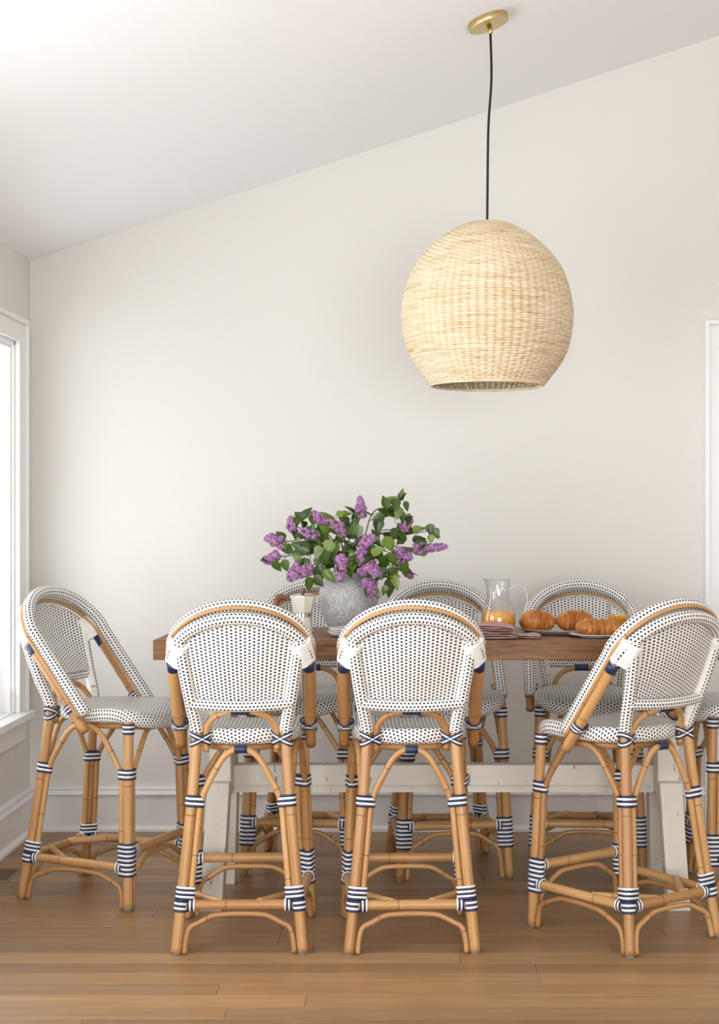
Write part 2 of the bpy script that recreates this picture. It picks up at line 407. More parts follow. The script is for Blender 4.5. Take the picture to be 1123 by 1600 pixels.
def make_window(name, w, label):
    win = struct(empty(name, (XL, (w[0]+w[1])/2, 0))); win['label'] = label
    yc = (w[0]+w[1])/2
    def fn(u, o, z): return (o, u-yc, z)
    bx = casing(win, fn, w[0], w[1], WZ0, WZ1, 0.075)
    y0, y1 = w
    bx('stool', y0-0.11, y1+0.105, WZ0-0.028, WZ0, 0.0, 0.058); bx('inner_sill', y0, y1, WZ0-0.001, WZ0+0.004, -0.16, 0.0)
    bx('apron', y0-0.085, y1+0.085, WZ0-0.118, WZ0-0.028, 0, 0.02)
    # jamb liners and stops
    bx('jamb', y1-0.018, y1, WZ0, WZ1, -0.16, 0.0); bx('jamb', y0, y0+0.018, WZ0, WZ1, -0.16, 0.0); bx('jamb', y0, y1, WZ1-0.018, WZ1, -0.16, 0.0)
    bx('stop', y1-0.03, y1-0.018, WZ0, WZ1-0.018, -0.03, -0.012); bx('stop', y0+0.018, y0+0.03, WZ0, WZ1-0.018, -0.03, -0.012); bx('stop', y0+0.03, y1-0.03, WZ1-0.03, WZ1-0.018, -0.03, -0.012)
    zm = (WZ0+WZ1)/2
    ns = max(1, round((y1-y0)/0.75)); seg = (y1-y0-0.036)/ns
    for i in range(ns):
        a = y0+0.018+i*seg; b = a+seg
        for (za, zb, oo) in ((WZ0, zm+0.02, -0.075), (zm-0.02, WZ1-0.018, -0.115)):
            sash = bx('sash', a, a+0.045, za, zb, oo-0.035, oo)
            for q in ((b-0.045, b, za, zb), (a+0.045, b-0.045, za, za+0.05), (a+0.045, b-0.045, zb-0.045, zb)):
                bx('sash_rail', q[0], q[1], q[2], q[3], oo-0.035, oo)
            p = MB()
            p.v = [fn(a+0.04, oo-0.018, za+0.04), fn(b-0.04, oo-0.018, za+0.04), fn(b-0.04, oo-0.018, zb-0.04), fn(a+0.04, oo-0.018, zb-0.04)]
            p.face((0, 1, 2, 3)); p.build('pane', 'window_pane', win)
    return win
make_window('window_1', W1, 'white painted double hung window with deep stool')
make_window('window_2', W2, 'white painted double hung window nearer the room front')
make_window('window_3', W3, 'white painted window on the left wall far forward')

# floor register beside the left wall
reg = tag(empty('floor_register', (-1.505, 5.4825, 0.0)), 'flush wooden floor vent with narrow slats beside the left wall', 'floor vent')
mb = MB(); hx, hy = 0.055, 0.1075
for lo, hi in (((-hx-0.004, -hy, 0), (-hx+0.006, hy, 0.0018)), ((hx-0.006, -hy, 0), (hx+0.004, hy, 0.0018)), ((-hx+0.006, -hy, 0), (hx-0.006, -hy+0.012, 0.0018)), ((-hx+0.006, hy-0.012, 0), (hx-0.006, hy, 0.0018))): mb.box(lo, hi)
o = mb.build('register_frame', 'oak_floor', reg); o.color = (0.9, 0.88, 0.86, 1)
mb = MB(); mb.box((-hx+0.006, -hy+0.012, 0.0003), (hx-0.006, hy-0.012, 0.0008)); mb.build('opening_shade', 'gap_shade', reg)  # flat dark sheet, painted-in shade of the hollow between the slats
sl = MB(); sl.box((-hx+0.006, -0.0046, 0.0007), (hx-0.006, 0.0046, 0.0010)); s0 = None
for i in range(9):
    if s0 is None: s0 = sl.build('slat', 'oak_floor', reg); o = s0
    else: o = s0.copy(); col.objects.link(o)
    o.location = (0, -0.0864+i*0.0216, 0); o.color = (0.9, 0.88, 0.86, 1)

# ------------------------------------------------------------------ dining table
TT = 0.9014; TX0, TX1, TY0, TY1 = -0.853, 1.062, 4.93, 5.535
table = tag(empty('dining_table', ((TX0+TX1)/2, (TY0+TY1)/2, 0)), 'counter height trestle table with thick brown plank top and chipped white legs', 'table')
tcx, tcy = (TX0+TX1)/2, (TY0+TY1)/2
npl = 5; pw = (TY1-TY0)/npl
for i in range(npl):
    mb = MB(); g = 0.0008
    mb.box((TX0-tcx+random.uniform(0, 0.003), TY0-tcy+i*pw+g, TT-0.066), (TX1-tcx, TY0-tcy+(i+1)*pw-g, TT-random.uniform(0, 0.001)))
    o = mb.build('plank', 'table_wood', table, bevel=0.003); tn = (0.90, 0.80, 0.92, 0.84, 0.9)[i]; o.color = (tn, tn, tn, 1)
def slab(name, pts_bottom, pts_top, mat, parent, bevel=0.003, origin=(0, 0, 0)):
    mb = MB(); og = Vector(origin)
    mb.v = [Vector(p)-og for p in pts_bottom]+[Vector(p)-og for p in pts_top]
    for q in ((3,2,1,0),(4,5,6,7),(0,1,5,4),(1,2,6,5),(2,3,7,6),(3,0,4,7)): mb.face(q)
    return mb.build(name, mat, parent, bevel=bevel)
TO = (tcx, tcy, 0)
def rect(x0, x1, y0, y1, z): return [(x0,y0,z),(x1,y0,z),(x1,y1,z),(x0,y1,z)]
ymid = (4.976+5.42)/2
for sx, xc in ((-1, -0.652), (1, 0.864)):
    slab('trestle_post', rect(xc-0.036, xc+0.036, ymid-0.11, ymid+0.11, 0.36), rect(xc-0.036, xc+0.036, ymid-0.11, ymid+0.11, 0.79), 'chalk_paint', table, origin=TO)
    slab('trestle_head', rect(xc-0.045, xc+0.045, TY0+0.05, TY1-0.05, 0.775), rect(xc-0.045, xc+0.045, TY0+0.05, TY1-0.05, TT-0.066), 'chalk_paint', table, origin=TO)
    fx = xc+sx*0.018
    for s in (-1, 1):
        ft = ymid+s*0.182; tp = ymid+s*0.118
        slab('trestle_leg', rect(fx-0.037, fx+0.037, ft-0.04, ft+0.04, 0.0), rect(xc-0.037, xc+0.037, tp-0.04, tp+0.04, 0.412), 'chalk_paint', table, origin=TO)
slab('stretcher_beam', rect(-0.616, 0.828, ymid-0.03, ymid+0.03, 0.381), rect(-0.616, 0.828, ymid-0.03, ymid+0.03, 0.4525), 'chalk_paint', table, origin=TO)
slab('stretcher_rail', rect(-0.616, 0.828, ymid-0.022, ymid+0.022, 0.357), rect(-0.616, 0.828, ymid-0.022, ymid+0.022, 0.381), 'chalk_paint', table, bevel=0.001, origin=TO)

# ------------------------------------------------------------------ rattan counter chair
CELLV = 1/0.0113; CELLU = 0.01235
RL = 0.0165; RR = 0.0095
def lerp(a, b, t): return a+(b-a)*t
def rear(side, z):
    if z < 0.448: x = lerp(0.189, 0.147, z/0.448)
    else: x = lerp(0.147, 0.133, (z-0.448)/0.2)
    t = z/0.65
    return Vector((side*x, lerp(-0.215, -0.135, t**0.9), z))
def front(side, z): return Vector((side*lerp(0.2, 0.173, z/0.62), lerp(0.215, 0.2, z/0.62), z))
def rattan_tube(name, pts, r, parent, n=6, seg=12):
    P = sm(pts, n)
    L = 0; R = []
    for i, p in enumerate(P):
        if i: L += (p-P[i-1]).length
        f = abs((L/0.27) % 1-0.5)
        R.append(r*(1+0.06*max(0, 1-f/0.03)))
    mb = MB(); tube(mb, P, R, seg); return mb.build(name, 'rattan', parent, smooth=True)
def outline(circles, grow, K=24):
    out = []
    for k in range(K):
        n = Vector((math.cos(2*math.pi*k/K), math.sin(2*math.pi*k/K)))
        best = max(circles, key=lambda c: c[0].dot(n)+c[1]); out.append(best[0]+n*(best[1]+grow))
    return out
def wrap(parent, p0, p1, offs, nst, name='binding', start=0, plain=False):
    """striped strand binding round the pole p0-p1 and side rods at offsets offs [(vector, r)] (first = pole)"""
    ax = (p1-p0).normalized(); ux = (Vector((1, 0, 0))-ax*ax.x).normalized() if abs(ax.x) < 0.9 else (Vector((0, 1, 0))-ax*ax.y).normalized(); uy = ax.cross(ux)
    cs = [(Vector((o.dot(ux), o.dot(uy))), r) for o, r in offs]
    A = outline(cs, 0.0012); B = outline(cs, 0.0036); K = len(A); mb = MB()
    L = (p1-p0).length; prev = None
    for s in range(nst):
        rings = []
        for fz, Q in ((0.0, A), (0.22, B), (0.78, B), (1.0, A)):
            c = p0+ax*(L*(s+fz)/nst); b = len(mb.v)
            mb.v += [c+ux*q.x+uy*q.y for q in Q]; rings.append(b)
        for a, b in zip(rings, rings[1:]):
            for k in range(K): mb.face([a+k, a+(k+1) % K, b+(k+1) % K, b+k], mi=1 if plain else (s+start) % 2)
    for b, rev in ((0, True), (len(mb.v)-K, False)):
        f = [b+k for k in range(K)]; mb.face(f[::-1] if rev else f, mi=1 if plain else 0)
    return mb.build(name, ['navy', 'white_strand'], parent, smooth=True)
def tie(parent, c, axis, offs, tilt=0.35, name='tie_wrap'):
    ax = axis.normalized(); far = (offs[-1][0] if len(offs) > 1 else Vector((1, 0, 0)))
    ux = (far-ax*far.dot(ax)).normalized(); uy = ax.cross(ux)
    cs = [(Vector((o.dot(ux), o.dot(uy))), r) for o, r in offs]
    Q = outline(cs, 0.0025, 28); mid = sum((c_[0].x for c_ in cs))/len(cs); mb = MB()
    for sgn in (-1, 1):
        for j, mi in ((0, 0), (1, 1), (2, 0)):
            pts = [c+ux*q.x+uy*q.y+ax*((q.x-mid)*tilt*sgn+(j-1)*0.0055) for q in Q]
            tube(mb, pts, 0.0031, 6, closed=True, mi=mi)
    return mb.build(name, ['navy', 'white_strand'], parent, smooth=True)

def hoop_pts(off=0.0, zend=None, n=18, wx=0.204):
    """side rail up, over and down; off moves it forward of the rear hoop"""
    nv = Vector((0, 0.78, 0.62))*off
    a0, a1, top = (0.052, 0.585), (-0.168, 0.872), (-0.272, 1.005)
    def leg(side):
        out = []
        for i in range(9):
            t = i/8; y = lerp(a0[0], a1[0], t); z = lerp(a0[1], a1[1], t)
            if zend is not None and z+nv.z < zend: continue
            y += -0.012*math.sin(math.pi*t)*0.0
            out.append(Vector((side*wx, y, z))+nv)
        return out
    arch = []
    for i in range(1, n):
        th = math.pi*i/n; s = math.sin(th)
        arch.append(Vector((-wx*math.cos(th), lerp(a1[0], top[0], s), lerp(a1[1], top[1], s)))+nv+Vector((-math.cos(th)*0.12, 0, s*0.38))*off)
    return leg(-1), arch, leg(1)[::-1]
def make_chair():
    root = empty('counter_chair')
    legs = {}
    for side in (-1, 1):
        P = [rear(side, z) for z in (0.006, 0.1, 0.2, 0.3, 0.4, 0.5, 0.6, 0.66, 0.69)]
        P[-1] = rear(side, 0.65)+Vector((side*0.004, -0.010, 0.045)); P[-2] = rear(side, 0.65)
        P[-3] = rear(side, 0.6)
        lg = rattan_tube('leg', P, RL, root); legs['r', side] = lg
        mb = MB(); p = rear(side, 0); lathe(mb, [(0.013, 0), (0.0145, 0.002), (0.0145, 0.007)], 14, center=p); mb.build('foot_cap', 'foot_grey', lg, smooth=False)
        P = [front(side, z) for z in (0.006, 0.15, 0.3, 0.45, 0.622)]
        lg = rattan_tube('leg', P, RL, root); legs['f', side] = lg
        mb = MB(); p = front(side, 0); lathe(mb, [(0.013, 0), (0.0145, 0.002), (0.0145, 0.007)], 14, center=p); mb.build('foot_cap', 'foot_grey', lg)
    d = RL+RR-0.0005
    ox = Vector((1, 0, 0)); oy = Vector((0, 1, 0))
    zs = (0.155, 0.25, 0.35, 0.43)
    # arched braces under the seat
    def arch(pa, pb, name='arch_brace', navy=False):
        A = [pa(z) for z in zs]; B = [pb(z) for z in zs]; a, b = A[-1], B[-1]; c = (a+b)/2; h = (b-a)/2; hl = h.length
        def q(sg, dist, z):
            k = dist/hl; p = c+h*(sg*k); return Vector((p.x, p.y, z))
        mids = [(hl*0.90, 0.472), (hl*0.70, 0.522), (hl*0.45, 0.575), (hl*0.22, 0.598), (0, 0.602)]
        pts = A+[q(-1, m[0], m[1]) for m in mids]+[q(1, m[0], m[1]) for m in mids[-2::-1]]+B[::-1]
        o = rattan_tube(name, pts, RR, root, 4, 10)
        if navy:
            u = h.normalized(); mb = MB(); w_ = 0.019
            tube(mb, [q(0, 0, 0.603)-u*w_, q(0, 0, 0.603)-u*w_*0.3, q(0, 0, 0.603)+u*w_*0.3, q(0, 0, 0.603)+u*w_], 0.0125, 12); mb.build('navy_wrap', 'navy', o, smooth=True)
        return o
    arch(lambda z: rear(-1, z)+ox*d, lambda z: rear(1, z)-ox*d, navy=True)
    arch(lambda z: front(-1, z)+ox*d, lambda z: front(1, z)-ox*d, navy=True)
    for side in (-1, 1): arch(lambda z: rear(side, z)+oy*d, lambda z: front(side, z)-oy*d)
    # stretchers
    ZR, ZF = 0.143, 0.193
    rattan_tube('stretcher', [rear(-1, ZR), (rear(-1, ZR)+rear(1, ZR))/2, rear(1, ZR)], 0.0155, root)
    rattan_tube('stretcher', [front(-1, ZF), (front(-1, ZF)+front(1, ZF))/2, front(1, ZF)], 0.0155, root)
    for side in (-1, 1):
        a, b = rear(side, ZR), front(side, ZR-0.004)
        rattan_tube('stretcher', [a, (a+b)/2, b], 0.0145, root)
        p = a.lerp(b, 0.37)
        q = Vector((side*0.055, rear(1, ZR).y, ZR+0.006)); p = p+Vector((0, 0, 0.006))
        rattan_tube('corner_brace', [q, (p+q)/2, p], 0.0125, root)
    # foot arches
    def foot_arch(pa, pb, zt):
        a, b = pa(0.0), pb(0.0); h = (b-a).normalized(); L = (b-a).length/2; c = (a+b)/2
        def q(k, z): p = c+h*(k*L); lx = (pa(z)+pb(z))/2-c; return Vector((p.x+lx.x, p.y+lx.y, z))
        e = 1-(RL+RR)/L
        half = [(e, 0.004), (e-0.015, 0.038), (e-0.075, zt*0.66), (e-0.22, zt*0.80), (0.45, zt*0.955), (0.3, zt), (0, zt+0.002)]
        pts = [q(-k, z) for k, z in half]+[q(k, z) for k, z in half[-2::-1]]
        rattan_tube('foot_arch', pts, 0.0085, root, 4, 10)
    foot_arch(lambda z: rear(-1, z), lambda z: rear(1, z), 0.115)
    foot_arch(lambda z: front(-1, z), lambda z: front(1, z), 0.163)
    for side in (-1, 1): foot_arch(lambda z: rear(side, z), lambda z: front(side, z), 0.113)
    # striped bindings
    for side in (-1, 1):
        O = Vector((0, 0, 0))
        ro = [(O, RL), (ox*(-side*d), RR), (oy*d, RR)]; fo = [(O, RL), (ox*(-side*d), RR), (oy*-d, RR)]
        wrap(legs['r', side], rear(side, 0.430), rear(side, 0.466), ro, 5)
        wrap(legs['f', side], front(side, 0.430), front(side, 0.466), fo, 5)
        wrap(legs['r', side], rear(side, 0.159), rear(side, 0.198), ro, 6)
        wrap(legs['r', side], rear(side, 0.124), rear(side, 0.1588), [(O, RL+0.0015)], 5)
        wrap(legs['f', side], front(side, 0.112), front(side, 0.222), fo, 15)
        wrap(legs['f', side], front(side, 0.580), front(side, 0.616), [(O, RL)], 5)
        for p, q in ((rear(side, ZR), rear(-side, ZR)), (front(side, ZF), front(-side, ZF)), (rear(side, ZR), front(side, ZR-0.004)), (front(side, ZR-0.004), rear(side, ZR))):
            u = (q-p).normalized(); lg = legs['r', side] if (p-rear(side, ZR)).length < 1e-4 else legs['f', side]
            wrap(lg, p+u*(RL+0.003), p+u*(RL+0.026), [(O, 0.0158)], 4)
    # seat: woven pad with rolled rim, dropping at the front edge
    def edge(a):
        x = math.cos(a); y = math.sin(a)
        e = 2.9
        r = (abs(x)**e+abs(y)**e)**(-1/e); x *= r; y *= r
        yy = 0.062+y*0.208
        w = lerp(0.163, 0.212, (y+1)/2)
        if y < -0.3: w *= 1-0.10*((-y-0.3)/0.7)**2
        return Vector((x*w, yy, 0))
    K = 72; c = Vector((0, 0.05, 0)); mb = MB()
    def ztop(p): return 0.664-0.012*(1-min(1, ((p.x/0.2)**2+((p.y-0.05)/0.2)**2)))-0.036*max(0, (p.y-0.16)/0.11)**1.7
    prof = [(0.0, 0, 0), (0.25, 0, 0), (0.5, 0, 0), (0.72, 0, 0), (0.88, 0, 0)]
    rim = [(0.945, 0.000), (0.98, -0.005), (1.0, -0.016), (1.003, -0.028), (0.99, -0.040), (0.95, -0.047), (0.86, -0.049), (0.0, -0.049)]
    ringsz = [(k, 0.0) for k, _, _ in prof]+rim
    arc = 0.0; prevk, prevz = 0, 0; uvr = []
    for k, dz in ringsz:
        arc += math.hypot((k-prevk)*0.2, dz-prevz); prevk, prevz = k, dz; uvr.append(arc)
    for k, dz in ringsz:
        for j in range(K):
            e = edge(2*math.pi*j/K); p = c+(e-c)*k; p.z = ztop(p)+dz; mb.v.append(p)
    for i in range(len(ringsz)-1):
        for j in range(K):
            j2 = (j+1) % K; q = [i*K+j, i*K+j2, (i+1)*K+j2, (i+1)*K+j]; uvs = []
            for vi, ii, jj in ((q[0], i, j), (q[1], i, j+1), (q[2], i+1, j+1), (q[3], i+1, j)):
                e = edge(2*math.pi*jj/K)-c; s_ = uvr[ii]/0.2
                uvs.append((e.x*s_/CELLU+100, e.y*s_*CELLV+100))
            mb.face(q, uvs)
    mb.build('seat', 'weave', root, smooth=True)
    mb = MB(); pts = []
    for j in range(40):
        e = edge(2*math.pi*j/40); p = c+(e-c)*0.76; p.z = ztop(p)-0.058; pts.append(p)
    tube(mb, pts, 0.0105, 10, closed=True); mb.build('seat_frame', 'rattan', root, smooth=True)
    # back: posts, hoops, panel
    bl, ar, br = hoop_pts(0.0)
    post_top = {}
    for side in (-1, 1):
        P = sm([rear(side, 0.65)+Vector((0, 0.0, 0.003)), Vector((side*0.139, -0.146, 0.69)), Vector((side*0.152, -0.172, 0.76)), Vector((side*0.166, -0.200, 0.85)), Vector((side*0.178, -0.222, 0.935))], 5)
        mb = MB(); tube(mb, P, 0.0195, 14, uscale=10, vscale=CELLV, ref=(side, 0, 0), plain=(lambda f: 0.34 < f < 0.62) if side > 0 else (lambda f: 0.38 < f < 0.66)); mb.build('back_post', 'weave', root, smooth=True)
    for side in (-1, 1):   # white strands lashing post and hoop together
        c0 = Vector((side*0.204, -0.168, 0.874)); c1 = Vector((side*0.190, -0.211, 0.938))
        q0 = Vector((side*0.170, -0.208, 0.874)); off = q0-c0
        wrap(root, c0, c1, [(Vector((0, 0, 0)), 0.0185), (off*0.62, 0.0185)], 11, 'joint_wrap', plain=True)
    # rear hoop: bare pole below the navy band, woven above
    mb = MB(); k0 = 8
    top = [bl[-1]]+ar+[br[0]]
    tube(mb, sm(top, 3), 0.0195, 14, uscale=10, vscale=CELLV); mb.build('back_hoop', 'weave', root, smooth=True)
    for side, leg in ((-1, bl), (1, br[::-1])):
        pole = rattan_tube('hoop_pole', leg, 0.0165, root, 2, 12)
        u = (leg[-1]-leg[-2]).normalized()
        mb = MB(); e = leg[-1]-u*0.004
        tube(mb, [e-u*0.034, e-u*0.033, e-u*0.018, e], [0.0172, 0.0185, 0.0188, 0.0190], 14); mb.build('navy_band', 'navy', pole, smooth=True)
        mb = MB()
        cpt = leg[2]
        tie(pole, leg[2]+u*0.004, u, [(Vector((0, 0, 0)), 0.0168), (Vector((-side*0.012, 0, 0)), 0.015)], 0.25)
    bl2, ar2, br2 = hoop_pts(0.0365, zend=0.636)
    mb = MB(); P = sm(bl2+ar2+br2, 3)
    tube(mb, P, 0.0205, 14, uscale=10, vscale=CELLV, ref=(1, 0, 0)); mb.build('front_hoop', 'weave', root, smooth=True)
    bl3, ar3, br3 = hoop_pts(0.0175, zend=0.60, wx=0.204)
    outw = []
    allp = bl3+ar3+br3
    cen = Vector((0, -0.168, 0.872))
    bead = MB(); pts_o = []; pts_i = []
    for p in allp:
        q = Vector((p.x, 0, p.z-0.889 if p.z > 0.889 else 0)); q.z = max(0, q.z)
        n = Vector((p.x/0.204**2, -0.62*q.z/0.154**2*0.5, q.z/0.154**2)); n.normalize()
        pts_o.append(p+n*0.0150+Vector((0, -0.003, 0))); pts_i.append(p-n*0.0165)
    tube(bead, sm(pts_o, 3), 0.0060, 8); bead.build('rattan_bead', 'rattan', root, smooth=True)
    bead = MB(); tube(bead, sm(pts_i, 3), 0.0052, 8); bead.build('rattan_bead', 'rattan', root, smooth=True)
    # woven panel between posts, lower rail and hoop
    mb = MB(); NU, NV = 20, 16; th = 0.006
    def surf(u, v, o):
        xb = u*0.153; pb = Vector((xb, -0.165-0.010*(1-u*u), 0.752))
        ct = u*0.186/0.204; s = math.sqrt(1-ct*ct)
        pt = Vector((u*0.186, lerp(-0.168, -0.272, s), lerp(0.872, 1.005, s)))
        p = pb.lerp(pt, v)
        p.y += -0.016*(1-u*u)*math.sin(math.pi*v)+0.006
        return p+Vector((0, 0.8, 0.55))*o
    for o_, sg in ((0.004, 1), (-0.004, -1)):
        b = len(mb.v)
        for i in range(NU+1):
            for j in range(NV+1): mb.v.append(surf(-1+2*i/NU, j/NV, o_))
        def uvp(i, j): p = surf(-1+2*i/NU, j/NV, 0); return ((-1+2*i/NU)*0.165/CELLU+100, (0.752+(p.z-0.752)*1.13)*CELLV)
        for i in range(NU):
            for j in range(NV):
                q = [(i, j), (i+1, j), (i+1, j+1), (i, j+1)]
                if sg > 0: q = q[::-1]
                mb.face([b+a*(NV+1)+c_ for a, c_ in q], [uvp(a, c_) for a, c_ in q])
    mb.build('back_panel', 'weave', root, smooth=True)
    mb = MB(); P = sm([(-0.155, -0.168, 0.742), (-0.08, -0.183, 0.738), (0, -0.188, 0.736), (0.08, -0.183, 0.738), (0.155, -0.168, 0.742)], 5)
    tube(mb, P, 0.0175, 14, uscale=10, vscale=CELLV); mb.build('back_rail', 'weave', root, smooth=True)
    # small bent rod between seat and lower rail
    pts = [(-0.107, -0.130, 0.592), (-0.107, -0.135, 0.64), (-0.100, -0.145, 0.675), (-0.075, -0.160, 0.704), (-0.035, -0.172, 0.718), (0, -0.176, 0.72)]
    pts = pts+[(-x, y, z) for x, y, z in pts[-2::-1]]
    o = rattan_tube('back_brace', pts, 0.0098, root, 4, 10)
    mb = MB(); tube(mb, [(-0.027, -0.176, 0.721), (-0.01, -0.177, 0.722), (0.01, -0.177, 0.722), (0.027, -0.176, 0.721)], 0.0135, 12); mb.build('navy_wrap', 'navy', o, smooth=True)
    for side in (-1, 1):
        cpt = rear(side, 0.632); tie(o, cpt, Vector((0, 0, 1)), [(Vector((0, 0, 0)), RL), (Vector((-side*0.027, 0.004, 0)), 0.010)], 0.5)
    return root
chair0 = make_chair()
chairs = [
    (-0.525, 4.700, 2.0, 'woven counter chair seen from behind, in front of the white moka pot and left trestle'),
    (-0.011, 4.700, 2.4, 'woven counter chair seen from behind, in front of the stacked plates and drinking glasses'),
    (0.668, 4.738, 36.3, 'woven counter chair turned at an angle before the croissant plates and right trestle'),
    (-1.070, 5.245, -111.5, 'woven counter chair at the table end beside the window'),
    (-0.400, 5.670, 175.0, 'woven counter chair across the table behind the moka pot and lilac vase'),
    (0.124, 5.630, 187.3, 'woven counter chair across the table behind the juice pitcher and empty glasses'),
    (0.645, 5.660, 177.0, 'woven counter chair across the table behind the croissant platter and juice glass'),
    (1.228, 5.330, 90.0, 'woven counter chair at the table end opposite the window, nearest the door casing'),
]
for i, (x, y, a, lab) in enumerate(chairs):
    o = chair0 if i == 0 else copy_tree(chair0)
    o.location = (x, y, 0); o.rotation_euler = (0, 0, math.radians(a)); tag(o, lab, 'chair', 'navy and white woven rattan chairs around the table')

# ------------------------------------------------------------------ pendant lamp
PX, PY = 0.249, 5.047
pz = ceil_z(PX)
pend = tag(empty('pendant_lamp', (PX, PY, 1.747)), 'woven straw globe pendant lamp on a black cord over the table', 'lamp')
prof = [(0.188, 0.0), (0.240, 0.066), (0.270, 0.129), (0.283, 0.198), (0.2835, 0.262), (0.267, 0.340), (0.243, 0.394), (0.2025, 0.448), (0.157, 0.4885), (0.111, 0.517), (0.06, 0.541), (0.03, 0.546), (0.012, 0.547)]
PP = sm([(r, 0, z) for r, z in prof], 24)
acc = [0.0]
for a, b in zip(PP, PP[1:]): acc.append(acc[-1]+(b-a).length)
rowp = 0.0084; NR = int(acc[-1]/rowp); SUB = 6; NS = 62; AS = NS*7
def pat(d):
    for i in range(len(acc)-1):
        if acc[i+1] >= d: t = (d-acc[i])/(acc[i+1]-acc[i]+1e-9); return PP[i].lerp(PP[i+1], t), (PP[i+1]-PP[i]).normalized()
    return PP[-1], (PP[-1]-PP[-2]).normalized()
mb = MB(); nrow = NR*SUB
rr = random.Random(5); jit = [rr.uniform(-0.5, 0.5) for _ in range(97)]
for i in range(nrow+1):
    d = acc[-1]*i/nrow; p, tg = pat(d); nx, nz = tg.z, -tg.x
    row = i//SUB; ph = (i % SUB)/SUB; rnd = math.sin(math.pi*ph)
    for k in range(AS):
        a = 2*math.pi*k/AS
        env = min(1.0, p.x/0.09)
        slit = max(0.0, math.cos(NS*a+jit[row % len(jit)]))**2
        off = 0.0034*rnd*env*(1-0.35*slit)-0.013*slit*max(0.0, 1-1.15*rnd)*env+0.0018*math.cos(NS/2*a+math.pi*row)*env+rr.uniform(-0.0003, 0.0003)
        r = p.x+nx*off; mb.v.append((r*math.cos(a), r*math.sin(a), p.z+nz*off+0.0012*math.sin(3*a+row*0.3)))
for i in range(nrow):
    for k in range(AS): k2 = (k+1) % AS; mb.face([i*AS+k, i*AS+k2, (i+1)*AS+k2, (i+1)*AS+k])
shade = mb.build('shade', 'straw', pend, smooth=True)
mb = MB(); tube(mb, [(0.188*math.cos(2*math.pi*k/64), 0.188*math.sin(2*math.pi*k/64), 0.0) for k in range(64)], 0.0055, 8, closed=True); mb.build('rim', 'straw', pend, smooth=True)
for k in range(8):
    a = 2*math.pi*(k+0.4)/8; mb = MB()
    tube(mb, [((p.x-0.006)*math.cos(a), (p.x-0.006)*math.sin(a), p.z) for p in PP[::12]][:-1], 0.0035, 6); mb.build('rib', 'straw', pend, smooth=True)
ztop = 2.294-1.747; zc = pz-1.747
tilt = math.atan(0.327)
cn = Vector((math.sin(tilt), 0, -math.cos(tilt)))
cc = Vector((0, 0, zc))
mb = MB(); lathe(mb, [(0.0695, 0.0), (0.070, -0.001), (0.070, -0.021), (0.069, -0.0225), (0.0, -0.0225)], 40)
cano = mb.build('canopy', 'brass', pend, smooth=False); cano.location = cc; cano.rotation_euler = (0, -tilt, 0)
for p in cano.data.polygons: p.use_smooth = abs(p.normal.z) < 0.5
mb = MB(); lathe(mb, [(0.0085, 0.0), (0.0085, -0.026), (0.006, -0.030), (0.0, -0.030)], 16); o = mb.build('strain_relief', 'brass', pend, smooth=True); o.location = cc+cn*0.0215; o.rotation_euler = (0, -0.6*tilt, 0)
e = cc+cn*0.0215+Vector((0.004, 0, -0.027))
mb = MB(); tube(mb, sm([e+Vector((0, 0, 0.006)), e+Vector((0.0035, 0, -0.15)), Vector((0.004, 0, (e.z+ztop)/2)), Vector((0.001, 0, ztop+0.1)), Vector((0, 0, ztop-0.02))], 6), 0.0042, 8); mb.build('cord', 'cord_black', pend, smooth=True)

# ------------------------------------------------------------------ things on the table
def on_table(px, d): return Vector(((px-CX)*d/F, d, TT))
# vase
vp = on_table(544, 5.335)
mb = MB()
lathe(mb, [(0.0, 0.002), (0.055, 0.0), (0.062, 0.004), (0.080, 0.03), (0.096, 0.065), (0.105, 0.105), (0.104, 0.135), (0.094, 0.165), (0.074, 0.186), (0.060, 0.194), (0.058, 0.203), (0.062, 0.208), (0.055, 0.208), (0.052, 0.195), (0.07, 0.178), (0.092, 0.13), (0.09, 0.09), (0.06, 0.02), (0.0, 0.012)], 48)
vase = mb.build('vase', 'textured_glaze', smooth=True); vase.location = vp; tag(vase, 'round grey vase with pebbled texture holding lilac branches', 'vase')
# plates
for i in range(4):
    mb = MB(); lathe(mb, [(0.0, 0.001), (0.075, 0.0), (0.08, 0.002), (0.125, 0.0085), (0.128, 0.0105), (0.124, 0.0115), (0.08, 0.005), (0.0, 0.004)], 48)
    o = mb.build('dinner_plate', 'porcelain', smooth=True); p = on_table(572+(1.5, -2, 1, 0)[i], 5.09); o.location = (p.x, p.y, TT+0.0062*i)
    tag(o, ('white dinner plate at the bottom of the stack beside the vase', 'second white dinner plate from the bottom of the stack', 'third white dinner plate, just below the top of the stack', 'white dinner plate on top of the stack beside the vase')[i], 'plate', 'stacked dinner plates')
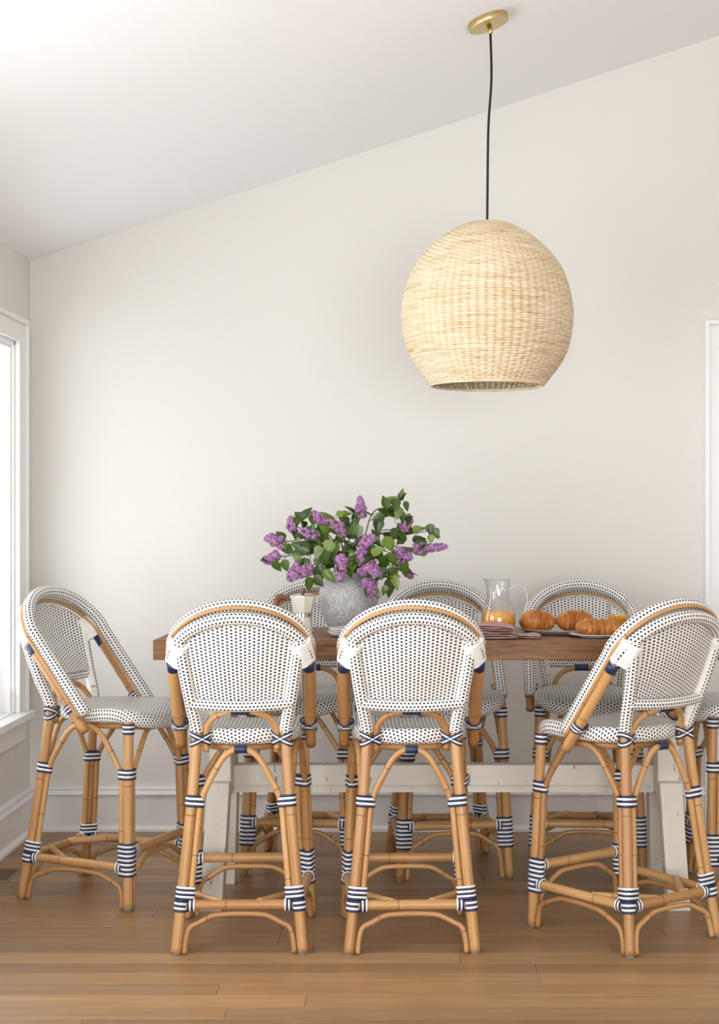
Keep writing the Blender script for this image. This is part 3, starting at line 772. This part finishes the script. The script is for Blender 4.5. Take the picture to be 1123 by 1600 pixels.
# moka pot
mk = tag(empty('moka_pot', on_table(473, 5.22), math.radians(12)), 'cream octagonal moka pot with walnut handle and knob', 'coffee pot')
def octa(name, prof, mat, parent):
    mb = MB(); lathe(mb, prof, 8); return mb.build(name, mat, parent, bevel=0.0012)
octa('boiler', [(0.036, 0.0), (0.037, 0.004), (0.030, 0.052), (0.029, 0.057)], 'enamel', mk)
mb = MB(); lathe(mb, [(0.029, 0.057), (0.0305, 0.058), (0.0305, 0.070), (0.029, 0.071)], 32); mb.build('steel_collar', 'steel', mk, smooth=False)
octa('upper_chamber', [(0.031, 0.071), (0.033, 0.074), (0.0465, 0.128), (0.0455, 0.130), (0.0, 0.130)], 'enamel', mk)
octa('lid', [(0.0455, 0.1302), (0.044, 0.133), (0.012, 0.139), (0.0, 0.139)], 'steel', mk)
mb = MB(); lathe(mb, [(0.005, 0.138), (0.0065, 0.141), (0.0085, 0.156), (0.007, 0.158), (0.0, 0.158)], 14); mb.build('knob', 'walnut', mk, smooth=True)
mb = MB(); mb.v = [(0.040, -0.010, 0.128), (0.040, 0.010, 0.128), (0.062, 0.0, 0.132), (0.037, -0.007, 0.098), (0.037, 0.007, 0.098)]
for q in ((0, 2, 1), (0, 3, 2), (1, 2, 4), (3, 4, 2)): mb.face(q)
mb.build('spout', 'enamel', mk)
mb = MB(); tube(mb, sm([(-0.040, 0, 0.118), (-0.060, 0, 0.121), (-0.078, 0, 0.128), (-0.090, 0, 0.122), (-0.092, 0, 0.098), (-0.086, 0, 0.072), (-0.080, 0, 0.058)], 5), [0.006]*6+[0.0095]*20+[0.0085]*5, 10); mb.build('handle', 'walnut', mk, smooth=True)
# drinking glasses
def tumbler(px, d, label, juice=0.0, h=0.118, r=0.0355):
    g = tag(empty('drinking_glass', on_table(px, d)), label, 'glass', 'drinking glasses on the table')
    mb = MB(); lathe(mb, [(0.0, 0.0), (r-0.004, 0.0), (r-0.002, 0.002), (r, h-0.001), (r-0.0009, h), (r-0.0018, h-0.001), (r-0.0035, 0.009), (0.0, 0.008)], 32); mb.build('glass_body', 'clear_glass', g, smooth=True)
    if juice:
        mb = MB(); rj = r-0.0033; lathe(mb, [(0.0, 0.0084), (rj-0.0008, 0.0092), (rj+0.0008, juice), (0.0, juice)], 32); mb.build('orange_juice', 'juice', g, smooth=False)
    return g
tumbler(631, 5.26, 'empty clear drinking glass nearest the vase')
tumbler(662, 5.34, 'empty clear drinking glass in the middle of the three')
tumbler(693, 5.26, 'empty clear drinking glass nearest the juice pitcher')
tumbler(965, 5.19, 'clear drinking glass half filled with orange juice behind the small croissant plate', 0.064)
# pitcher
pt = tag(empty('juice_pitcher', on_table(778, 5.17)), 'clear glass pitcher of orange juice with looped handle', 'pitcher')
outp = [(0.040, 0.0), (0.047, 0.004), (0.057, 0.025), (0.0595, 0.045), (0.056, 0.072), (0.046, 0.102), (0.0395, 0.130), (0.0385, 0.155), (0.041, 0.178), (0.043, 0.190)]
inn = [(0.041, 0.190), (0.0392, 0.178), (0.0366, 0.155), (0.0376, 0.130), (0.0441, 0.102), (0.0541, 0.072), (0.0576, 0.045), (0.055, 0.026), (0.045, 0.009), (0.0, 0.008)]
def spouted(prof, seg=48):
    mb = MB(); lathe(mb, prof, seg)
    for i, v in enumerate(mb.v):
        a = math.atan2(v[1], v[0]); z = v[2]
        if z > 0.16:
            w = max(0, math.cos(a-math.pi))**10*((z-0.16)/0.03)**1.5
            s = 1+0.24*w; mb.v[i] = Vector((v[0]*s, v[1]*(1-0.2*w), z+0.002*w))
    return mb
spouted([(0.0, 0.0)]+outp+inn).build('pitcher_body', 'clear_glass', pt, smooth=True)
mb = MB(); tube(mb, sm([(0.038, 0, 0.150), (0.048, 0, 0.164), (0.066, 0, 0.171), (0.084, 0, 0.164), (0.097, 0, 0.143), (0.100, 0, 0.115), (0.093, 0, 0.085), (0.080, 0, 0.062), (0.068, 0, 0.050), (0.058, 0, 0.046)], 5), 0.0052, 10); mb.build('handle', 'clear_glass', pt, smooth=True)
jl = 0.079
mb = MB(); lathe(mb, [(0.0, 0.0085), (0.0445, 0.0095), (0.0546, 0.026), (0.0572, 0.045), (0.0537, 0.072), (0.0515, jl), (0.0, jl)], 48); mb.build('orange_juice', 'juice', pt, smooth=False)
for p in bpy.data.objects['orange_juice.001'].data.polygons if 'orange_juice.001' in bpy.data.objects else []: p.use_smooth = abs(p.normal.z) < 0.9
# platter, plate
mb = MB(); lathe(mb, [(0.0, 0.001), (0.112, 0.0), (0.118, 0.002), (0.141, 0.014), (0.145, 0.018), (0.142, 0.0185), (0.124, 0.0085), (0.0, 0.006)], 56)
platter = mb.build('platter', 'stoneware', smooth=True); pc = on_table(876, 5.235); platter.location = pc; tag(platter, 'grey stoneware platter with two large croissants', 'platter')
mb = MB(); lathe(mb, [(0.0, 0.001), (0.055, 0.0), (0.058, 0.003), (0.09, 0.0105), (0.093, 0.0125), (0.09, 0.0135), (0.057, 0.0055), (0.0, 0.005)], 48)
plate = mb.build('side_plate', 'porcelain', smooth=True); sp = on_table(932, 5.045); plate.location = sp; tag(plate, 'small white plate holding one croissant at the table edge', 'plate')
def croissant(loc, rz, length, rad, bend, label, seed, roll=0.0):
    rr = random.Random(seed); NSEG = 7; N = 72; seg = 20; mb = MB(); pts = []; R = []
    for i in range(N+1):
        t = i/N*2-1; a = t*bend
        rc = length/(2*math.sin(bend)) if bend > 0.05 else 1e3
        x = rc*math.sin(a); y = rc*(1-math.cos(a))
        env = max(0.0, 1-abs(t)**2.4)**0.62
        st = (abs(t)*NSEG/2+0.5) % 1.0; step = 0.83+0.20*(1-st)**0.8 if abs(t) > 0.02 else 1.0
        pts.append(Vector((x, -y, 0))); R.append(max(0.004, rad*env*step))
    b0 = len(mb.v)
    tube(mb, pts, R, seg)
    for i, v in enumerate(mb.v):
        ring = min(N, i//seg); k = i % seg; a = 2*math.pi*k/seg
        sk = 1+0.035*math.sin(ring*0.21+k*0.62+seed)+0.012*rr.uniform(-1, 1)
        c = pts[ring]; v = c+(Vector(v)-c)*sk; v.z = v.z*0.86
        mb.v[i] = v
    zmin = min(v[2] for v in mb.v)*0.80
    for i, v in enumerate(mb.v): mb.v[i] = Vector((v[0], v[1], max(v[2], zmin)-zmin))
    o = mb.build('croissant', 'pastry', smooth=True); o.location = loc; o.rotation_euler = (0, 0, rz)
    return tag(o, label, 'croissant', 'croissants on the table')
croissant((at(839, 0, 5.22).x, 5.215, TT+0.0066), math.radians(12), 0.116, 0.049, 0.75, 'large golden croissant on the grey platter, next to the juice pitcher', 1)
croissant((at(898, 0, 5.22).x, 5.222, TT+0.0066), math.radians(-8), 0.122, 0.049, 0.7, 'large golden croissant on the grey platter, nearer the juice glass', 2)
croissant((sp.x+0.002, sp.y+0.012, TT+0.0056), math.radians(4), 0.146, 0.038, 0.85, 'smaller golden croissant alone on the small white plate', 3)
# napkins
def napkin(loc, rz, w, dpt, layers, th, label, seed):
    rr = random.Random(seed); mb = MB(); NXs = 22
    for L in range(layers):
        z0 = L*th; ph = rr.uniform(0, 6); ins = rr.uniform(0, 0.012)
        pts = []
        b = len(mb.v); NYs = 10
        for sgn in (0, 1):
            for i in range(NXs+1):
                for j in range(NYs+1):
                    u = i/NXs; v = j/NYs; x = (u-0.5)*(w-ins)+0.004*math.sin(5*v+ph); y = (v-0.5)*dpt+0.004*math.sin(7*u+ph)
                    droop = th*layers*0.55*max(0, (u-0.72)/0.28)**1.6
                    wave = 0.25*th*math.sin(9*u+ph)*math.cos(4*v+ph)
                    edge_ = min(1, min(u, 1-u)*14, min(v, 1-v)*10)**0.5
                    zz = z0+th*0.5+wave*(L > 0)+(1 if sgn else -1)*th*0.46*edge_
                    zz = max(0.0006*(1+L), zz-droop*L/max(1, layers)) if True else zz
                    mb.v.append((x, y, zz))
        def id_(s, i, j): return b+s*(NXs+1)*(NYs+1)+i*(NYs+1)+j
        for s in (0, 1):
            for i in range(NXs):
                for j in range(NYs):
                    q = [id_(s, i, j), id_(s, i+1, j), id_(s, i+1, j+1), id_(s, i, j+1)]; uvs = [((i+a)/NXs*w, (j+c)/NYs*dpt+ph) for a, c in ((0, 0), (1, 0), (1, 1), (0, 1))]
                    mb.face(q if s else q[::-1], uvs if s else uvs[::-1])
    o = mb.build('napkin', 'striped_linen', smooth=True); o.location = loc; o.rotation_euler = (0, 0, rz); return tag(o, label, 'napkin', 'folded linen napkins')
n1 = on_table(770, 5.015); napkin(n1, math.radians(3), 0.16, 0.14, 3, 0.0085, 'folded pink striped linen napkin at the bottom of the pile', 1)
napkin(n1+Vector((-0.004, 0.002, 0.0262)), math.radians(-4), 0.15, 0.13, 3, 0.0075, 'folded pink striped linen napkin on top of the pile', 2)
napkin(on_table(826, 5.03)+Vector((0, 0, 0)), math.radians(-6), 0.085, 0.12, 2, 0.0065, 'folded pink striped linen napkin beside the pile, before the grey platter', 3)

# ------------------------------------------------------------------ lilac branches
LR = random.Random(11)
def leaf_mesh(i):
    mb = MB(); n = 9; w0 = (0.36, 0.31, 0.40)[i]; curl = (0.12, 0.22, 0.05)[i]
    for k in range(n+1):
        t = k/n; w = w0*math.sin(math.pi*min(1, t**0.62))**0.85*(1-0.15*t) if 0 < t < 1 else 0.004
        zc = -curl*t*t
        for s in (-1, -0.5, 0, 0.5, 1): mb.v.append((s*w, t, zc+abs(s)*w*0.28))
    for k in range(n):
        for j in range(4):
            q = [k*5+j, k*5+j+1, (k+1)*5+j+1, (k+1)*5+j]; mb.face(q, [((-1+0.5*(j+a)), (k+c)/n) for a, c in ((0, 0), (1, 0), (1, 1), (0, 1))])
    o = mb.build('leaf', 'leaf_green', smooth=True); me = o.data; bpy.data.objects.remove(o); return me
LM = [leaf_mesh(i) for i in range(3)]
def floret(mb, c, n, s, spin):
    up = Vector((0, 0, 1)) if abs(n.z) < 0.9 else Vector((1, 0, 0)); a = n.cross(up).normalized(); b = n.cross(a)
    for q in range(4):
        th = spin+q*math.pi/2; d = a*math.cos(th)+b*math.sin(th); e = n.cross(d); i = len(mb.v)
        mb.v += [c, c+d*s*0.55+e*s*0.36+n*s*0.16, c+d*s*1.05+n*s*0.05, c+d*s*0.55-e*s*0.36+n*s*0.16]; mb.face([i, i+1, i+2, i+3])
    mb.v += []
def panicle(parent, base, tip, rad, dense=1.0):
    ax = tip-base; L = ax.length; u = ax.normalized(); up = Vector((0, 0, 1)) if abs(u.z) < 0.9 else Vector((1, 0, 0)); a = u.cross(up).normalized(); b = u.cross(a)
    mb = MB(); rad *= 1.28; lumps = int(9+L/0.0055)
    for q in range(lumps):
        t = (q+0.5)/lumps; r0 = rad*(math.sin(math.pi*(0.20+0.78*t))**0.7)*(1-0.30*t)*LR.uniform(0.45, 0.80); th = q*2.4+LR.uniform(-0.4, 0.4)
        lc = base+u*(t*L)+(a*math.cos(th)+b*math.sin(th))*r0; lr = max(0.006, rad*0.46*(1-0.35*t)*LR.uniform(0.85, 1.15))
        for w in range(26):
            nn = Vector((LR.gauss(0, 1), LR.gauss(0, 1), LR.gauss(0, 1))).normalized()
            nn = (nn+(a*math.cos(th)+b*math.sin(th))*0.6+u*0.25).normalized()
            floret(mb, lc+nn*lr*LR.uniform(0.85, 1.15), nn, 0.0056*LR.uniform(0.8, 1.2), LR.uniform(0, 1.6))
    core = [base+u*(L*t) for t in (0, 0.2, 0.45, 0.7, 0.95)]
    tube(mb, core, [rad*0.2, rad*0.4, rad*0.4, rad*0.28, rad*0.1], 8)
    o = mb.build('flower_cluster', 'lilac_petal', parent); o['kind'] = 'stuff'; return o
mouth = vp+Vector((0, 0, 0.20))
def sprig(tip_px, dd, flower, leaves, label, lean=0.0, extra=None):
    """tip_px: flower centre in photo pixels; dd: depth relative to the vase"""
    root = empty('lilac_sprig', mouth+Vector((LR.uniform(-0.02, 0.02), LR.uniform(-0.02, 0.02), 0))); og = root.location.copy()
    T = at(tip_px[0], tip_px[1], vp.y+dd)-og
    mid = Vector((T.x*0.40, T.y*0.45, max(T.z*0.55, 0.0)+0.045+0.02*LR.random()))
    P = sm([(0, 0, -0.12), (T.x*0.04, T.y*0.05, 0.0), (T.x*0.15, T.y*0.2, 0.04), mid, T*0.8+Vector((0, 0, 0.02)), T], 5)
    mb = MB(); tube(mb, P, [lerp(0.0032, 0.0014, i/len(P)) for i in range(len(P))], 6); mb.build('stem', 'stem_brown', root, smooth=True)
    if flower:
        for (dx, dz, ln, rad, ang) in flower:
            c = T+Vector((dx, 0, dz)); d = Vector((math.cos(ang), LR.uniform(-0.35, 0.15), math.sin(ang))).normalized()
            panicle(root, c-d*ln*0.5, c+d*ln*0.5, rad)
    for i in range(int(leaves*1.7)):
        k = LR.randint(int(len(P)*0.42), len(P)-2); p = P[k]
        s = LR.uniform(0.034, 0.054)
        d = Vector((LR.uniform(-1, 1)+0.6*T.x/0.2, LR.uniform(-1, 0.7)-0.35, LR.uniform(-0.75, 0.75))).normalized()
        nrm = Vector((LR.uniform(-0.7, 0.7), LR.uniform(-1, 0.0), LR.uniform(0.1, 1))).normalized()
        place_leaf(root, p+d*0.008, d, nrm, s)
    if extra:
        for (px, py, sz, ang) in extra:
            c = at(px, py, vp.y+dd+LR.uniform(-0.05, 0.03))-og; d = Vector((math.cos(ang), LR.uniform(-0.3, 0.3), math.sin(ang))).normalized()
            place_leaf(root, c-d*sz*0.5, d, Vector((LR.uniform(-0.4, 0.4), -1, LR.uniform(0.0, 0.8))).normalized(), sz)
            mb = MB(); near = min(P, key=lambda q: (q-c).length); e = c-d*sz*0.5
            tube(mb, sm([near, (near+e)/2+Vector((0, 0, 0.008)), e], 4), 0.0010, 5); mb.build('leaf_stalk', 'stem_brown', root, smooth=True)
    tag(root, label, 'lilac', 'lilac branches in the grey vase'); return root
def place_leaf(root, p, d, nrm, s):
    d = d.normalized(); x = d.cross(nrm)
    if x.length < 0.05: x = d.cross(Vector((0.3, 0.5, 0.8)))
    x.normalize(); n = x.cross(d)
    o = bpy.data.objects.new('leaf', LR.choice(LM)); col.objects.link(o); o.parent = root
    m = Matrix((x, d, n)).transposed().to_4x4(); m.translation = p
    o.matrix_local = m @ Matrix.Scale(s, 4)
def Z(x, y): return (400+x/3.623, 750+y/3.623)
PI = math.pi
SP = [
 (Z(110, 340), -0.03, [(0, 0, 0.065, 0.021, 2.9)], 6, 'lilac sprig with a full pale flower cluster reaching out toward the window'),
 (Z(85, 445), -0.06, [(0, 0, 0.055, 0.018, 3.5)], 5, 'lilac sprig with a small flower cluster dipping low toward the window'),
 (Z(200, 250), 0.03, [(0, 0, 0.05, 0.014, 1.7)], 8, 'leafy lilac sprig with one small upright cluster above the moka pot'),
 (Z(245, 525), -0.10, [(-0.014, -0.002, 0.06, 0.023, 3.9), (0.022, 0.006, 0.05, 0.018, 3.9)], 7, 'lilac sprig with a large double cluster hanging beside the vase above the moka pot'),
 (Z(300, 310), -0.06, [(0, 0, 0.065, 0.021, 2.7)], 9, 'lilac sprig with a pale broad cluster amid leaves on the window side'),
 (Z(370, 235), 0.0, [(0, 0, 0.085, 0.019, 2.3)], 7, 'lilac sprig with a long slanting cluster pointing up toward the window'),
 (Z(465, 270), -0.02, [(0, 0, 0.07, 0.021, 2.6)], 8, 'lilac sprig with a rounded cluster high above the vase mouth'),
 (Z(590, 165), 0.02, [(0, 0.004, 0.075, 0.0165, 1.6)], 6, 'lilac sprig with the tallest narrow upright flower cluster'),
 (Z(625, 350), -0.10, [(0, 0, 0.06, 0.020, 0.6)], 8, 'lilac sprig with a pale cluster facing out above the vase middle'),
 (Z(480, 500), -0.14, [(0, 0.012, 0.055, 0.020, 4.6), (0, -0.014, 0.055, 0.017, 4.7)], 8, 'lilac sprig with a double cluster hanging down over the vase front'),
 (Z(590, 440), -0.10, [(0, 0, 0.055, 0.015, 4.7)], 8, 'lilac sprig with a darker cluster tucked above the vase rim'),
 (Z(640, 512), -0.13, [(-0.016, 0, 0.045, 0.017, 3.4), (0.016, 0, 0.05, 0.019, 5.6)], 6, 'lilac sprig with twin round clusters in front of the vase rim'),
 (Z(655, 615), -0.13, [(0, 0, 0.07, 0.020, 5.3)], 5, 'lilac sprig whose cluster hangs lowest against the vase side'),
 (Z(830, 425), -0.05, [(0, 0, 0.06, 0.023, 5.9)], 9, 'lilac sprig with a full cluster toward the juice pitcher side'),
 (Z(975, 388), 0.0, [(-0.022, -0.002, 0.06, 0.019, 0.1), (0.030, 0.004, 0.065, 0.013, 0.12)], 5, 'lilac sprig with the longest cluster stretching toward the juice pitcher'),
 (Z(850, 255), 0.04, [(0, 0, 0.05, 0.017, 0.9)], 8, 'lilac sprig with a small cluster behind the tall leafy branch'),
 (Z(862, 530), 0.02, [(0, 0, 0.035, 0.011, 5.5)], 7, 'lilac sprig with a tiny dark cluster low behind the vase'),
]
for tp, dd, fl, nl, lab in SP: sprig(tp, dd, fl, nl, lab)
S = 0.050
sprig(Z(815, 105), 0.02, None, 5, 'tallest leafy lilac branch without flowers',
      extra=[(*Z(730, 122), S, 1.9), (*Z(765, 108), S*0.9, 0.6), (*Z(822, 82), S*0.9, 1.3), (*Z(850, 150), S*0.8, -1.2), (*Z(720, 180), S, 2.6), (*Z(765, 185), S*1.05, -0.8), (*Z(690, 215), S, 3.4), (*Z(830, 215), S, -1.3), (*Z(805, 190), S, -1.9), (*Z(690, 262), S*1.1, -1.7), (*Z(785, 310), S*1.1, -2.0), (*Z(790, 140), S, -1.5), (*Z(868, 210), S*0.6, -0.5)])
sprig(Z(1000, 280), 0.03, None, 2, 'thin leafy lilac branch arching toward the juice pitcher',
      extra=[(*Z(988, 285), S*1.0, -1.4), (*Z(1022, 302), S*0.9, -1.2), (*Z(925, 336), S*1.1, 0.2), (*Z(860, 297), S*0.9, 0.1), (*Z(820, 340), S, -2.4), (*Z(990, 335), S*0.7, -1.6), (*Z(915, 275), S*0.8, 0.3)])
sprig(Z(270, 190), 0.03, None, 4, 'short leafy lilac branch rising on the window side',
      extra=[(*Z(285, 185), S*1.1, 0.9), (*Z(245, 200), S, 2.6), (*Z(228, 240), S, -1.8), (*Z(322, 230), S, -1.2), (*Z(418, 215), S*0.8, 2.2), (*Z(480, 190), S*0.7, 0.3), (*Z(512, 190), S*0.8, 0.1)])
sprig(Z(250, 400), -0.1, None, 9, 'leafy lilac branch spreading low above the moka pot',
      extra=[(*Z(250, 378), S*1.4, 2.7), (*Z(235, 440), S*1.2, -1.4), (*Z(188, 390), S*0.8, 1.7), (*Z(120, 490), S, -0.9), (*Z(165, 485), S*0.9, -1.2), (*Z(365, 522), S*1.2, -1.3), (*Z(415, 545), S*1.2, -0.8), (*Z(300, 590), S*1.1, -1.5), (*Z(355, 575), S, -0.8), (*Z(390, 440), S*1.1, -1.5), (*Z(350, 470), S*0.9, -1.2), (*Z(410, 385), S*1.2, -2.0), (*Z(350, 410), S, -1.9), (*Z(320, 360), S*1.2, 3.0), (*Z(440, 395), S*1.1, -1.6)])
sprig(Z(760, 560), -0.07, None, 10, 'leafy lilac branch drooping over the vase on the pitcher side',
      extra=[(*Z(755, 612), S*1.4, -1.6), (*Z(790, 580), S*1.1, -1.2), (*Z(725, 625), S*0.8, -1.9), (*Z(840, 500), S*1.3, -1.2), (*Z(715, 530), S, -1.8), (*Z(725, 470), S*1.1, -1.6), (*Z(780, 450), S*1.0, -1.1), (*Z(690, 400), S*1.1, 0.3), (*Z(630, 452), S*1.2, 0.2), (*Z(570, 297), S*1.2, -1.7), (*Z(745, 360), S*1.1, -1.2), (*Z(680, 345), S*1.0, -0.7), (*Z(540, 500), S*1.0, -1.8), (*Z(530, 380), S*1.1, 0.5), (*Z(560, 245), S, 0.9), (*Z(520, 470), S, 0.3)])
